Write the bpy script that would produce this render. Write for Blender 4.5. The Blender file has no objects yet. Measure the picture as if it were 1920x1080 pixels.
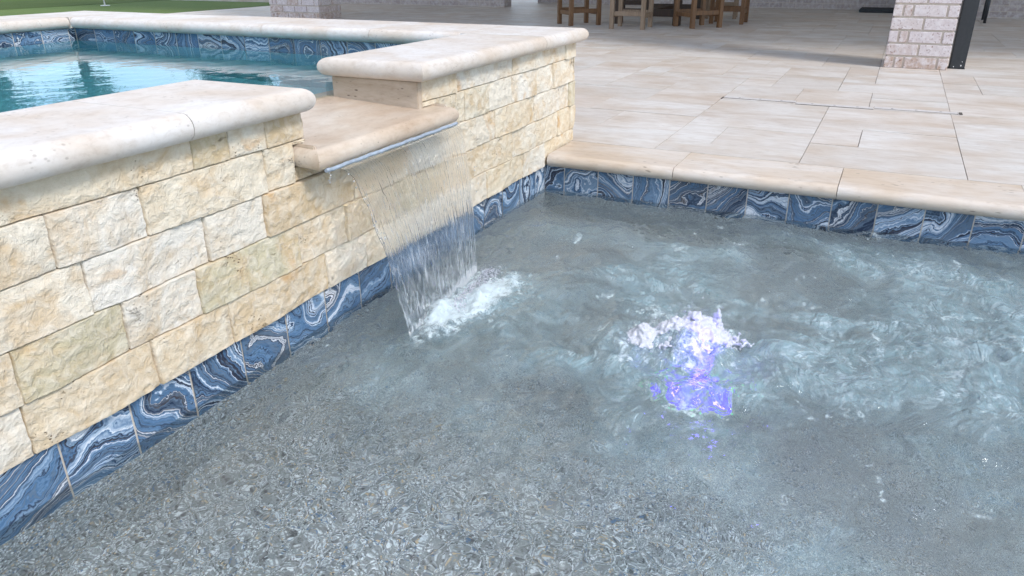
import bpy, bmesh, math, random
import numpy as np
from mathutils import Matrix, Vector
random.seed(7)
rng = np.random.default_rng(11)
SC = bpy.context.scene
COL = SC.collection
R = math.radians

# ------------------------------------------------------------------ camera
cd = bpy.data.cameras.new('camera'); cam = bpy.data.objects.new('camera', cd); COL.objects.link(cam)
cd.sensor_width = 36.0; cd.lens = 36.0 * 1399.51 / 1920; cd.clip_end = 900; cd.clip_start = 0.02
F = Vector((0.82183, 0.40280, -0.40292)); RT = Vector((0.43823, -0.89885, -0.00472)); U = Vector((0.36406, 0.17269, 0.91522))
cam.matrix_world = Matrix(((RT.x, U.x, -F.x, -2.95810), (RT.y, U.y, -F.y, -1.28484), (RT.z, U.z, -F.z, 0.83799), (0, 0, 0, 1)))
SC.camera = cam

# ------------------------------------------------------------------ world, sun, exposure
SUN_EL, SUN_DIR = R(48), (-0.32, -0.85)
w = bpy.data.worlds.new('World'); SC.world = w; w.use_nodes = True
nt = w.node_tree; nt.nodes.clear()
def wn(t): return nt.nodes.new(t)
out = wn('ShaderNodeOutputWorld'); bg = wn('ShaderNodeBackground'); bg.inputs['Strength'].default_value = 0.125
sky = wn('ShaderNodeTexSky'); sky.sky_type = 'NISHITA'; sky.sun_disc = False; sky.sun_elevation = SUN_EL
sky.sun_rotation = math.atan2(SUN_DIR[0], SUN_DIR[1]); sky.dust_density = 0.4; sky.ozone_density = 3.0
tc = wn('ShaderNodeTexCoord'); sp = wn('ShaderNodeSeparateXYZ'); nt.links.new(tc.outputs['Generated'], sp.inputs[0])
ad = wn('ShaderNodeMath'); ad.operation = 'ADD'; ad.inputs[1].default_value = 0.22; nt.links.new(sp.outputs['Z'], ad.inputs[0])
mx = wn('ShaderNodeMath'); mx.operation = 'MAXIMUM'; mx.inputs[1].default_value = 0.05; nt.links.new(ad.outputs[0], mx.inputs[0])
dv = wn('ShaderNodeVectorMath'); dv.operation = 'DIVIDE'; cb = wn('ShaderNodeCombineXYZ')
for i in range(3): nt.links.new(mx.outputs[0], cb.inputs[i])
nt.links.new(tc.outputs['Generated'], dv.inputs[0]); nt.links.new(cb.outputs[0], dv.inputs[1])
nz = wn('ShaderNodeTexNoise'); nz.inputs['Scale'].default_value = 1.5; nz.inputs['Detail'].default_value = 6; nz.inputs['Roughness'].default_value = 0.55
ofs = wn('ShaderNodeVectorMath'); ofs.operation = 'ADD'; ofs.inputs[1].default_value = (3.3, 1.2, .7); nt.links.new(dv.outputs[0], ofs.inputs[0]); nt.links.new(ofs.outputs[0], nz.inputs['Vector'])
cr = wn('ShaderNodeValToRGB'); cr.color_ramp.elements[0].position = 0.44; cr.color_ramp.elements[1].position = 0.64
nt.links.new(nz.outputs['Fac'], cr.inputs[0])
mixc = wn('ShaderNodeMix'); mixc.data_type = 'RGBA'; mixc.inputs['B'].default_value = (8.8, 8.9, 9.2, 1)
lo = wn('ShaderNodeMapRange'); lo.inputs['From Min'].default_value = .06; lo.inputs['From Max'].default_value = .34; lo.inputs['To Min'].default_value = .08; nt.links.new(sp.outputs['Z'], lo.inputs['Value'])
ml = wn('ShaderNodeMath'); ml.operation = 'MULTIPLY'; nt.links.new(cr.outputs[0], ml.inputs[0]); nt.links.new(lo.outputs[0], ml.inputs[1]); nt.links.new(ml.outputs[0], mixc.inputs['Factor']); nt.links.new(sky.outputs[0], mixc.inputs['A'])
nt.links.new(mixc.outputs['Result'], bg.inputs['Color']); nt.links.new(bg.outputs[0], out.inputs[0])

sl = bpy.data.lights.new('sun', 'SUN'); sl.energy = 1.5; sl.angle = R(14); sl.color = (1.0, 0.95, 0.88)
sl.color = (1.0, 0.965, 0.925)
so = bpy.data.objects.new('sun', sl); COL.objects.link(so)
sv = Vector((SUN_DIR[0], SUN_DIR[1], 0)).normalized() * math.cos(SUN_EL) + Vector((0, 0, math.sin(SUN_EL)))
so.rotation_euler = sv.to_track_quat('Z', 'Y').to_euler()
SC.view_settings.view_transform = 'Standard'; SC.view_settings.look = 'None'; SC.view_settings.exposure = 0.93; SC.view_settings.gamma = 1
SC.cycles.max_bounces = 14; SC.cycles.transmission_bounces = 12; SC.cycles.transparent_max_bounces = 12; SC.cycles.glossy_bounces = 6; SC.cycles.sample_clamp_indirect = 40

# ------------------------------------------------------------------ helpers
def tag(o, label=None, cat=None, group=None, kind=None):
    if label: o['label'] = label
    if cat: o['category'] = cat
    if group: o['group'] = group
    if kind: o['kind'] = kind
    return o
def empty(name, loc, label, cat, rz=0, group=None):
    o = bpy.data.objects.new(name, None); COL.objects.link(o); o.location = loc; o.rotation_euler = (0, 0, rz)
    o.empty_display_size = .1
    return tag(o, label, cat, group)
def link(name, me, mat, parent=None):
    o = bpy.data.objects.new(name, me); COL.objects.link(o)
    if mat is not None:
        for m in (mat if isinstance(mat, (list, tuple)) else [mat]): me.materials.append(m)
    if parent is not None: o.parent = parent
    return o
class MB:
    """collects polygons"""
    def __init__(s): s.v = []; s.f = []; s.sm = []; s.fa = []
    def box(s, x0, x1, y0, y1, z0, z1, a=0.0, skip=''):
        n = len(s.v)
        s.v += [(x0,y0,z0),(x1,y0,z0),(x1,y1,z0),(x0,y1,z0),(x0,y0,z1),(x1,y0,z1),(x1,y1,z1),(x0,y1,z1)]
        for k, q in (('b',(3,2,1,0)),('t',(4,5,6,7)),('s',(0,1,5,4)),('e',(1,2,6,5)),('n',(2,3,7,6)),('w',(3,0,4,7))):
            if k not in skip: s.f.append(tuple(n+i for i in q)); s.sm.append(False); s.fa.append(a)
        return s
    def beam(s, p, q, wx, wy=None, a=0.0, up=(1,0,0)):
        wy = wy or wx; p = Vector(p); q = Vector(q); d = (q-p).normalized(); u = Vector(up); u = (u - d*u.dot(d)).normalized(); v = d.cross(u)
        n = len(s.v)
        for c in (p, q):
            for a_, b_ in ((-1,-1),(1,-1),(1,1),(-1,1)): s.v.append(tuple(c + u*a_*wx/2 + v*b_*wy/2))
        for f in ((3,2,1,0),(4,5,6,7),(0,1,5,4),(1,2,6,5),(2,3,7,6),(3,0,4,7)):
            s.f.append(tuple(n+i for i in f)); s.sm.append(False); s.fa.append(a)
        return s
    def tube(s, pts, rad, seg=12, cap=True):
        pts = [Vector(p) for p in pts]; n0 = len(s.v); m = len(pts)
        rad = rad if isinstance(rad, (list, tuple)) else [rad]*m
        for i, p in enumerate(pts):
            d = (pts[min(i+1,m-1)] - pts[max(i-1,0)]).normalized()
            u = d.orthogonal().normalized() if abs(d.z) < .9 else Vector((1,0,0)); u = (u-d*u.dot(d)).normalized(); v = d.cross(u)
            for k in range(seg):
                t = 2*math.pi*k/seg; s.v.append(tuple(p + (u*math.cos(t)+v*math.sin(t))*rad[i]))
        for i in range(m-1):
            for k in range(seg):
                a = n0+i*seg+k; b = n0+i*seg+(k+1)%seg
                s.f.append((a,b,b+seg,a+seg)); s.sm.append(True); s.fa.append(0.0)
        if cap:
            s.f.append(tuple(n0+k for k in reversed(range(seg)))); s.sm.append(False); s.fa.append(0.0)
            s.f.append(tuple(n0+(m-1)*seg+k for k in range(seg))); s.sm.append(False); s.fa.append(0.0)
        return s
    def slab(s, x0, x1, y0, y1, z0, z1, rx0=0, rx1=0, ry0=0, ry1=0, n=10):
        """stone slab, full bullnose on flagged sides"""
        r = (z1-z0)/2; zc = (z0+z1)/2; fl = (ry0, rx1, ry1, rx0); ring = []
        for i in range(n+1):
            t = -math.pi/2 + math.pi*i/n; ins = r*(1-math.cos(t)); z = zc + r*math.sin(t)
            ring.append([(x0+(ins if rx0 else 0), y0+(ins if ry0 else 0), z),(x1-(ins if rx1 else 0), y0+(ins if ry0 else 0), z),
                    (x1-(ins if rx1 else 0), y1-(ins if ry1 else 0), z),(x0+(ins if rx0 else 0), y1-(ins if ry1 else 0), z)])
        for k in range(4):
            b = len(s.v)
            for i in range(n+1): s.v += [ring[i][k], ring[i][(k+1) % 4]]
            for i in range(n): s.f.append((b+2*i, b+2*i+1, b+2*i+3, b+2*i+2)); s.sm.append(bool(fl[k])); s.fa.append(0.0)
        b = len(s.v); s.v += ring[0]+ring[n]; s.f.append((b+3,b+2,b+1,b)); s.f.append((b+4,b+5,b+6,b+7)); s.sm += [False, False]; s.fa += [0.0, 0.0]
        return s
    def build(s, name, mat, parent=None, attr=None):
        me = bpy.data.meshes.new(name); me.from_pydata(s.v, [], s.f); me.polygons.foreach_set('use_smooth', s.sm)
        if attr:
            a = me.attributes.new(attr, 'FLOAT', 'FACE'); a.data.foreach_set('value', s.fa)
        me.update(); return link(name, me, mat, parent)
def bevel(o, wd, seg=2):
    bm = bmesh.new(); bm.from_mesh(o.data)
    bmesh.ops.bevel(bm, geom=list(bm.edges), offset=wd, segments=seg, affect='EDGES', clamp_overlap=True); bm.to_mesh(o.data); bm.free(); return o
# numpy value noise
_perm = rng.random((256, 256))
def vnoise(x, y, seed=0):
    x = np.asarray(x)+seed*17.31; y = np.asarray(y)+seed*9.77
    xi = np.floor(x).astype(int); yi = np.floor(y).astype(int); fx = x-xi; fy = y-yi
    fx = fx*fx*fx*(fx*(fx*6-15)+10); fy = fy*fy*fy*(fy*(fy*6-15)+10)
    g = lambda a, b: _perm[a & 255, b & 255]
    return (g(xi,yi)*(1-fx)+g(xi+1,yi)*fx)*(1-fy)+(g(xi,yi+1)*(1-fx)+g(xi+1,yi+1)*fx)*fy - .5
def fbm(x, y, o=4, seed=0, gain=.5):
    s = 0; a = 1; f = 1
    for i in range(o): s = s + a*vnoise(x*f, y*f, seed+i*3.1); a *= gain; f *= 2.03
    return s
def grid_mesh(name, X, Y, Z, attrs={}, flip=False):
    ny, nx = X.shape; co = np.stack([X, Y, Z], -1).reshape(-1, 3)
    i = np.arange(ny*nx).reshape(ny, nx); q = np.stack([i[:-1,:-1], i[:-1,1:], i[1:,1:], i[1:,:-1]], -1).reshape(-1, 4)
    if flip: q = q[:, ::-1]
    return raw_mesh(name, co, q, attrs)
def raw_mesh(name, co, q, attrs={}, smooth=True):
    me = bpy.data.meshes.new(name); me.vertices.add(len(co)); me.vertices.foreach_set('co', np.ascontiguousarray(co, dtype=np.float32).ravel())
    n = q.shape[1]; me.loops.add(q.size); me.loops.foreach_set('vertex_index', np.ascontiguousarray(q, dtype=np.int32).ravel())
    me.polygons.add(len(q)); me.polygons.foreach_set('loop_start', np.arange(0, q.size, n, dtype=np.int32)); me.polygons.foreach_set('loop_total', np.full(len(q), n, dtype=np.int32))
    me.polygons.foreach_set('use_smooth', np.full(len(q), smooth))
    for k, val in attrs.items():
        a = me.attributes.new(k, 'FLOAT', 'POINT'); a.data.foreach_set('value', np.ascontiguousarray(val, dtype=np.float32).ravel())
    me.update(calc_edges=True); me.validate(); return me

# ------------------------------------------------------------------ materials
class NT:
    def __init__(s, name):
        s.m = bpy.data.materials.new(name); s.m.use_nodes = True; s.t = s.m.node_tree; s.t.nodes.clear()
        s.out = s.n('ShaderNodeOutputMaterial')
    def n(s, t, **kw):
        nd = s.t.nodes.new(t)
        for k, v in kw.items(): setattr(nd, k, v)
        return nd
    def l(s, a, b): s.t.links.new(a, b)
    def setin(s, sock, v):
        if hasattr(v, 'is_output') or hasattr(v, 'links') and not isinstance(v, (int, float, tuple)): s.l(v, sock)
        else: sock.default_value = v
    def pos(s): return s.n('ShaderNodeNewGeometry').outputs['Position']
    def attr(s, name): return s.n('ShaderNodeAttribute', attribute_name=name).outputs['Fac']
    def mapping(s, vec, scale=(1,1,1), rot=(0,0,0), loc=(0,0,0)):
        m = s.n('ShaderNodeMapping'); s.l(vec, m.inputs[0]); m.inputs['Scale'].default_value = scale; m.inputs['Rotation'].default_value = rot
        if isinstance(loc, tuple): m.inputs['Location'].default_value = loc
        else: s.l(loc, m.inputs['Location'])
        return m.outputs[0]
    def noise(s, vec, scale, detail=4, rough=.55, dist=0, out='Fac'):
        n = s.n('ShaderNodeTexNoise'); s.l(vec, n.inputs['Vector']); n.inputs['Scale'].default_value = scale; n.inputs['Detail'].default_value = detail
        n.inputs['Roughness'].default_value = rough; n.inputs['Distortion'].default_value = dist; return n.outputs[out]
    def voro(s, vec, scale, out='Distance', feature='F1', rand=1):
        n = s.n('ShaderNodeTexVoronoi', feature=feature); s.l(vec, n.inputs['Vector']); n.inputs['Scale'].default_value = scale; n.inputs['Randomness'].default_value = rand; return n.outputs[out]
    def ramp(s, fac, stops, interp='LINEAR'):
        r = s.n('ShaderNodeValToRGB'); s.l(fac, r.inputs[0]); cr = r.color_ramp; cr.interpolation = interp
        while len(cr.elements) < len(stops): cr.elements.new(.5)
        for e, (p, c) in zip(cr.elements, stops):
            e.position = p; e.color = (c, c, c, 1) if isinstance(c, (int, float)) else (*c, 1)
        return r.outputs[0]
    def math(s, op, a, b=None, clamp=False):
        m = s.n('ShaderNodeMath', operation=op, use_clamp=clamp); s.setin(m.inputs[0], a)
        if b is not None: s.setin(m.inputs[1], b)
        return m.outputs[0]
    def mix(s, f, a, b, mode='MIX'):
        m = s.n('ShaderNodeMix', data_type='RGBA', blend_type=mode)
        for sock, v in ((m.inputs['Factor'], f), (m.inputs['A'], a), (m.inputs['B'], b)):
            if isinstance(v, tuple): sock.default_value = (*v, 1)
            elif isinstance(v, (int, float)): sock.default_value = v
            else: s.l(v, sock)
        return m.outputs['Result']
    def vadd(s, a, b):
        m = s.n('ShaderNodeVectorMath', operation='ADD'); s.l(a, m.inputs[0])
        if isinstance(b, tuple): m.inputs[1].default_value = b
        else: s.l(b, m.inputs[1])
        return m.outputs[0]
    def vscale(s, a, k):
        m = s.n('ShaderNodeVectorMath', operation='SCALE'); s.l(a, m.inputs[0]); s.setin(m.inputs['Scale'], k); return m.outputs[0]
    def bump(s, h, strength=.5, dist=.01, normal=None):
        b = s.n('ShaderNodeBump'); s.l(h, b.inputs['Height']); b.inputs['Strength'].default_value = strength; b.inputs['Distance'].default_value = dist
        if normal is not None: s.l(normal, b.inputs['Normal'])
        return b.outputs[0]
    def pbr(s, color=None, rough=.5, normal=None, **kw):
        p = s.n('ShaderNodeBsdfPrincipled')
        if color is not None:
            if isinstance(color, tuple): p.inputs['Base Color'].default_value = (*color, 1)
            else: s.l(color, p.inputs['Base Color'])
        s.setin(p.inputs['Roughness'], rough)
        if normal is not None: s.l(normal, p.inputs['Normal'])
        for k, v in kw.items():
            sk = p.inputs[k.replace('_', ' ')]
            if isinstance(v, tuple): sk.default_value = (*v, 1)
            else: s.setin(sk, v)
        return p.outputs[0]
    def done(s, sh): s.l(sh, s.out.inputs['Surface']); return s.m

def travertine(name, c1, c2, c3, stretch=(1,.25,1), rough=.5, pits=.5, rnd=None, wet=0.0):
    t = NT(name); p = t.pos()
    if rnd:
        a = t.attr(rnd); off = t.n('ShaderNodeCombineXYZ'); t.l(t.math('MULTIPLY', a, 37.0), off.inputs[0]); t.l(t.math('MULTIPLY', a, 91.0), off.inputs[1]); p = t.vadd(p, off.outputs[0])
    else:
        oi = t.n('ShaderNodeObjectInfo').outputs['Random']; a = oi; off = t.n('ShaderNodeCombineXYZ'); t.l(t.math('MULTIPLY', oi, 23.0), off.inputs[0]); p = t.vadd(p, off.outputs[0])
    ps = t.mapping(p, stretch)
    n1 = t.noise(ps, 5, 7, .62, .6); n2 = t.noise(ps, 22, 5, .6, .3); n3 = t.noise(p, 3, 3)
    col = t.ramp(n1, [(.3, c3), (.47, c1), (.62, c2)]); col = t.mix(t.ramp(n2, [(.42, 0.), (.75, .45)]), col, c3)
    if rnd:
        col = t.mix(t.ramp(a, [(0, .0), (.5, .05), (.85, .22), (1, .5)]), col, c3)
        hue = t.ramp(t.math('FRACT', t.math('MULTIPLY', a, 7.3)), [(0, (1.015, .99, .965)), (.5, (1, 1, 1)), (1, (.98, 1.0, 1.01))]); col = t.mix(1.0, col, hue, 'MULTIPLY')
    col = t.mix(t.ramp(n3, [(.44, 0.), (.70, .6)]), col, (c3[0]*.97, c3[1]*.90, c3[2]*.80))
    pm = t.mapping(p, (60, 60*max(.35, stretch[1]), 90)); pv = t.voro(pm, 1.0)
    col = t.mix(1.0, col, t.ramp(t.noise(ps, 48, 6, .7, .4), [(.3, (.86,.83,.80)), (.5, (1.,1.,1.)), (.7, (1.05,1.05,1.05))]), 'MULTIPLY')
    mask = t.ramp(t.noise(p, 9, 3), [(.46, 0.), (.62, 1.)])
    pit = t.math('MULTIPLY', t.ramp(t.math('ADD', pv, t.math('MULTIPLY', t.math('SUBTRACT', 1.0, mask), .25)), [(.13, 1.), (.26, 0.)]), mask); pit = t.math('MULTIPLY', pit, pits)
    col = t.mix(pit, col, (.10, .065, .04))
    h = t.math('SUBTRACT', t.math('MULTIPLY', t.noise(p, 90, 4), .25), pit)
    return t.done(t.pbr(col, t.math('ADD', t.math('MULTIPLY', n2, .25), rough-.12), t.bump(h, .35, .003), Specular_IOR_Level=.4, Coat_Weight=wet, Coat_Roughness=.08))

M = {}
M['pavers'] = travertine('deck_travertine', (.605,.565,.525), (.66,.635,.605), (.49,.42,.36), (1,.27,1), .5, .25, 'rnd')
M['spa_coping'] = travertine('spa_coping_travertine', (.62,.575,.53), (.67,.64,.61), (.55,.47,.395), (.8,.8,1.4), .55, .32)
M['deck_coping'] = travertine('deck_coping_travertine', (.60,.53,.46), (.65,.61,.57), (.53,.43,.33), (1,.3,1.5), .45, .6)
M['ledge'] = travertine('wet_ledge_travertine', (.58,.48,.38), (.64,.56,.47), (.47,.35,.25), (.5,1,1), .33, .35, None, .35)
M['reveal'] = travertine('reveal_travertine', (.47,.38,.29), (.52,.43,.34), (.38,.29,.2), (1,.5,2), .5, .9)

def split_stone():
    t = NT('split_face_stone'); p = t.pos(); a = t.attr('tone'); off = t.n('ShaderNodeCombineXYZ'); t.l(t.math('MULTIPLY', a, 53.0), off.inputs[1]); p2 = t.vadd(p, off.outputs[0])
    base = t.ramp(a, [(0, (.63,.52,.37)), (.14, (.72,.67,.59)), (.3, (.70,.61,.47)), (.45, (.60,.47,.31)), (.58, (.73,.67,.57)), (.72, (.67,.56,.40)), (.85, (.71,.65,.56)), (.93, (.52,.46,.31)), (1, (.52,.40,.25))])
    n1 = t.noise(p2, 9, 6, .62, .8); n2 = t.noise(p2, 34, 6, .65, .5); n3 = t.noise(p2, 5, 4, .5, 1.0)
    col = t.mix(t.ramp(n1, [(.44, 0.), (.68, .85)]), base, (.58,.42,.245))
    col = t.mix(t.ramp(n2, [(.42, .0), (.7, .55)]), col, (.82,.76,.65))
    col = t.mix(t.ramp(n3, [(.64, 0.), (.74, .8)]), col, (.55,.30,.10))
    pw_ = t.vadd(p2, t.vscale(t.noise(p2, 60, 3, .6, 0, 'Color'), .012)); pv = t.voro(t.mapping(pw_, (95, 95, 150)), 1.0); mask = t.ramp(t.noise(p2, 8, 4, .65), [(.53, 0.), (.67, 1.)])
    pit = t.math('MULTIPLY', t.ramp(t.math('ADD', pv, t.math('MULTIPLY', t.math('SUBTRACT', 1.0, mask), .3)), [(.16, 1.), (.27, 0.)]), mask)
    cr = t.ramp(t.noise(t.mapping(p2, (18, 18, 40)), 1.0, 7, .75, .3), [(.60, 0.), (.67, .7)])
    pit = t.math('MAXIMUM', pit, t.math('MULTIPLY', cr, mask))
    col = t.mix(t.math('MULTIPLY', pit, .85), col, (.17,.10,.055))
    h = t.math('SUBTRACT', t.math('ADD', t.math('MULTIPLY', n2, 1.0), t.math('MULTIPLY', t.noise(p2, 140, 4, .6), .35)), t.math('MULTIPLY', pit, .7))
    return t.done(t.pbr(col, .85, t.bump(h, 1.0, .009), Specular_IOR_Level=.25))
M['stone'] = split_stone()

def agate():
    t = NT('swirled_blue_tile'); uv = t.n('ShaderNodeUVMap', uv_map='UVMap').outputs[0]; a = t.attr('tone')
    sx = t.n('ShaderNodeSeparateXYZ'); t.l(uv, sx.inputs[0])
    big = t.noise(uv, 5.0, 1.0, .4, .6); med = t.noise(uv, 20, 3, .5, .5); fin = t.noise(uv, 60, 3, .6, .3)
    f = t.math('ADD', t.math('MULTIPLY', sx.outputs[1], 8.0), t.math('MULTIPLY', big, 2.6)); f = t.math('ADD', f, t.math('MULTIPLY', med, .30)); f = t.math('ADD', f, t.math('MULTIPLY', fin, .10))
    nn = t.n('ShaderNodeTexNoise', noise_dimensions='1D'); t.l(f, nn.inputs['W']); nn.inputs['Scale'].default_value = 1.75; nn.inputs['Detail'].default_value = 3.9; nn.inputs['Roughness'].default_value = .62
    v = t.math('ADD', t.math('ADD', t.math('MULTIPLY', t.math('SUBTRACT', nn.outputs['Fac'], .5), 1.75), .5), t.math('MULTIPLY', t.math('SUBTRACT', a, .5), .34)); v = t.math('ADD', v, t.math('MULTIPLY', t.math('SUBTRACT', fin, .5), .05))
    navy=(.014,.026,.058); blue=(.065,.14,.255); mid=(.13,.225,.35); pale=(.33,.43,.55); white=(.72,.75,.79); brown=(.05,.042,.045); slate=(.11,.16,.225); steel=(.17,.255,.36)
    col = t.ramp(v, [(.12,navy),(.22,slate),(.27,brown),(.31,white),(.335,navy),(.39,slate),(.43,blue),(.47,mid),(.50,navy),(.53,steel),(.57,mid),(.60,pale),(.64,white),(.665,steel),(.69,navy),(.73,brown),(.77,blue),(.81,pale),(.86,white),(.90,steel)])
    fine = t.noise(t.mapping(uv, (30, 160, 1)), 1.0, 4, .6, 1.0)
    col = t.mix(t.ramp(fine, [(.54, 0.), (.66, .35)]), col, steel); col = t.mix(t.ramp(fine, [(.33, .5), (.44, 0.)]), col, navy)
    return t.done(t.pbr(col, .16, None, Specular_IOR_Level=.5))
M['tile'] = agate()

def simple(name, c, c2, sc=20, rough=.6, bumpd=0.0, stretch=(1,1,1), obj=False, **kw):
    t = NT(name)
    p = t.n('ShaderNodeTexCoord').outputs['Object'] if obj else t.pos()
    if obj:
        oi = t.n('ShaderNodeObjectInfo').outputs['Random']; off = t.n('ShaderNodeCombineXYZ'); t.l(t.math('MULTIPLY', oi, 19.0), off.inputs[0]); t.l(oi, off.inputs[2]); p = t.vadd(p, off.outputs[0])
    n = t.noise(t.mapping(p, stretch), sc, 5, .6, .4); col = t.mix(t.ramp(n, [(.35, 0.), (.68, 1.)]), c, c2)
    return t.done(t.pbr(col, rough, t.bump(n, .5, bumpd) if bumpd else None, **kw))
M['grout'] = simple('beige_grout', (.62,.57,.50), (.50,.44,.37), 60, .9)
M['joint'] = simple('paver_joint_sand', (.54,.49,.44), (.33,.285,.25), 3, .9)
M['mortar_dark'] = simple('stone_joint', (.10,.07,.045), (.06,.042,.028), 30, .95)
M['wood'] = simple('brown_wood', (.20,.095,.035), (.11,.05,.02), 14, .5, .002, (3,3,.35), True)
M['wood_grey'] = simple('weathered_wood', (.30,.21,.14), (.20,.13,.08), 14, .6, .002, (3,3,.35), True)
M['wood_dark'] = simple('dark_wood', (.06,.032,.018), (.035,.02,.012), 14, .5, .002, (3,3,.35), True)
M['black_metal'] = simple('black_painted_steel', (.018,.02,.023), (.026,.028,.032), 40, .45, .0005)
M['white_paint'] = simple('white_paint', (.78,.78,.76), (.70,.70,.68), 30, .4)
M['red_cloth'] = simple('red_cloth', (.5,.03,.03), (.42,.02,.02), 30, .8)
M['strip'] = simple('clear_lip_strip', (.27,.31,.36), (.38,.44,.51), 55, .35, .0006)
M['drain'] = simple('pale_drain_cover', (.60,.57,.55), (.52,.48,.45), 30, .5)
M['slot'] = simple('dark_slot', (.13,.11,.095), (.05,.043,.038), 30, .8)
M['mat'] = simple('dark_step', (.03,.035,.04), (.02,.022,.026), 30, .8)
M['roof'] = simple('soffit_paint', (.70,.67,.63), (.66,.63,.59), 6, .8)
M['bark'] = simple('bark', (.12,.085,.06), (.07,.05,.035), 12, .9, .02, (1,1,.3))

def brick_unit():
    t = NT('whitewashed_brick'); p = t.pos(); a = t.attr('rnd'); off = t.n('ShaderNodeCombineXYZ'); t.l(t.math('MULTIPLY', a, 31.0), off.inputs[0]); p = t.vadd(p, off.outputs[0])
    base = t.ramp(a, [(0,(.53,.44,.41)),(.35,(.58,.51,.49)),(.7,(.54,.46,.46)),(1,(.44,.32,.25))])
    n = t.noise(p, 26, 6, .65, .4); col = t.mix(t.ramp(n, [(.42,0.),(.62,.85)]), base, (.66,.60,.59)); col = t.mix(t.ramp(t.noise(p, 70, 4), [(.30,.9),(.42,0.)]), col, (.20,.11,.085))
    return t.done(t.pbr(col, .85, t.bump(n, .8, .006), Specular_IOR_Level=.2))
M['brick'] = brick_unit()
M['mortar'] = simple('cream_mortar', (.62,.54,.46), (.56,.48,.40), 40, .95, .004)
def brick_wall():
    t = NT('brick_wall'); p = t.pos(); s = t.n('ShaderNodeSeparateXYZ'); t.l(p, s.inputs[0]); c = t.n('ShaderNodeCombineXYZ'); t.l(t.math('ADD', s.outputs[0], s.outputs[1]), c.inputs[0]); t.l(s.outputs[2], c.inputs[1])
    b = t.n('ShaderNodeTexBrick'); t.l(c.outputs[0], b.inputs['Vector']); b.inputs['Scale'].default_value = 1.0; b.inputs['Brick Width'].default_value = .21; b.inputs['Row Height'].default_value = .076; b.inputs['Mortar Size'].default_value = .006
    b.inputs['Color1'].default_value = (.42,.35,.33,1); b.inputs['Color2'].default_value = (.33,.27,.26,1); b.inputs['Mortar'].default_value = (.50,.43,.37,1)
    n = t.noise(p, 22, 5, .6); col = t.mix(t.ramp(n, [(.42,0.),(.66,.7)]), b.outputs['Color'], (.58,.54,.54)); h = t.math('SUBTRACT', t.math('MULTIPLY', n, .5), b.outputs['Fac'])
    return t.done(t.pbr(col, .88, t.bump(h, .6, .008)))
M['brick_wall'] = brick_wall()

def pebbles(name='pebble_finish', dim=1.0):
    t = NT(name); p = t.pos(); n = t.n('ShaderNodeTexVoronoi', feature='F1'); t.l(p, n.inputs['Vector']); n.inputs['Scale'].default_value = 205
    sep = t.n('ShaderNodeSeparateColor'); t.l(n.outputs['Color'], sep.inputs[0])
    k = dim
    col = t.ramp(sep.outputs[0], [(0,(.06*k,.065*k,.07*k)),(.14,(.19*k,.205*k,.21*k)),(.34,(.405*k,.43*k,.45*k)),(.56,(.285*k,.31*k,.325*k)),(.68,(.45*k,.48*k,.50*k)),(.80,(.54*k,.555*k,.565*k)),(.90,(.40*k,.31*k,.20*k)),(.95,(.07*k,.13*k,.22*k)),(1,(.53*k,.53*k,.53*k))], 'CONSTANT')
    edge = t.ramp(n.outputs['Distance'], [(.35, 0.), (.62, .8)]); col = t.mix(edge, col, (.15*k,.155*k,.155*k))
    col = t.mix(t.ramp(t.noise(p, 2.2, 3), [(.4, 0.), (.7, .35)]), col, (.21*k,.20*k,.18*k))
    return t.done(t.pbr(col, .6, t.bump(t.math('MULTIPLY', n.outputs['Distance'], -1.0), .6, .004)))
M['pebble'] = pebbles('pebble_finish', 1.68)
M['spa_plaster'] = simple('spa_plaster', (.11,.40,.47), (.17,.47,.54), 40, .6)

def grass_mat(name, a, b):
    t = NT(name); p = t.pos(); n = t.noise(p, 120, 3, .7); n2 = t.noise(p, 1.3, 4); col = t.mix(t.ramp(n, [(.3,0.),(.7,1.)]), a, b); col = t.mix(t.ramp(n2, [(.35,0.),(.7,.4)]), col, (b[0]*1.25,b[1]*1.1,b[2]))
    return t.done(t.pbr(col, .9, t.bump(n, .8, .01), Specular_IOR_Level=.15))
M['turf'] = grass_mat('putting_turf', (.09,.145,.04), (.135,.20,.07)); M['fringe'] = grass_mat('fringe_turf', (.05,.085,.02), (.08,.12,.035)); M['lawn'] = grass_mat('lawn', (.05,.10,.02), (.09,.14,.03))
def leaf_mat():
    t = NT('leaf'); a = t.attr('rnd'); col = t.ramp(a, [(0,(.025,.06,.02)),(.5,(.045,.095,.03)),(1,(.09,.14,.045))])
    return t.done(t.pbr(col, .55, None))
M['leaf'] = leaf_mat()

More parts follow.
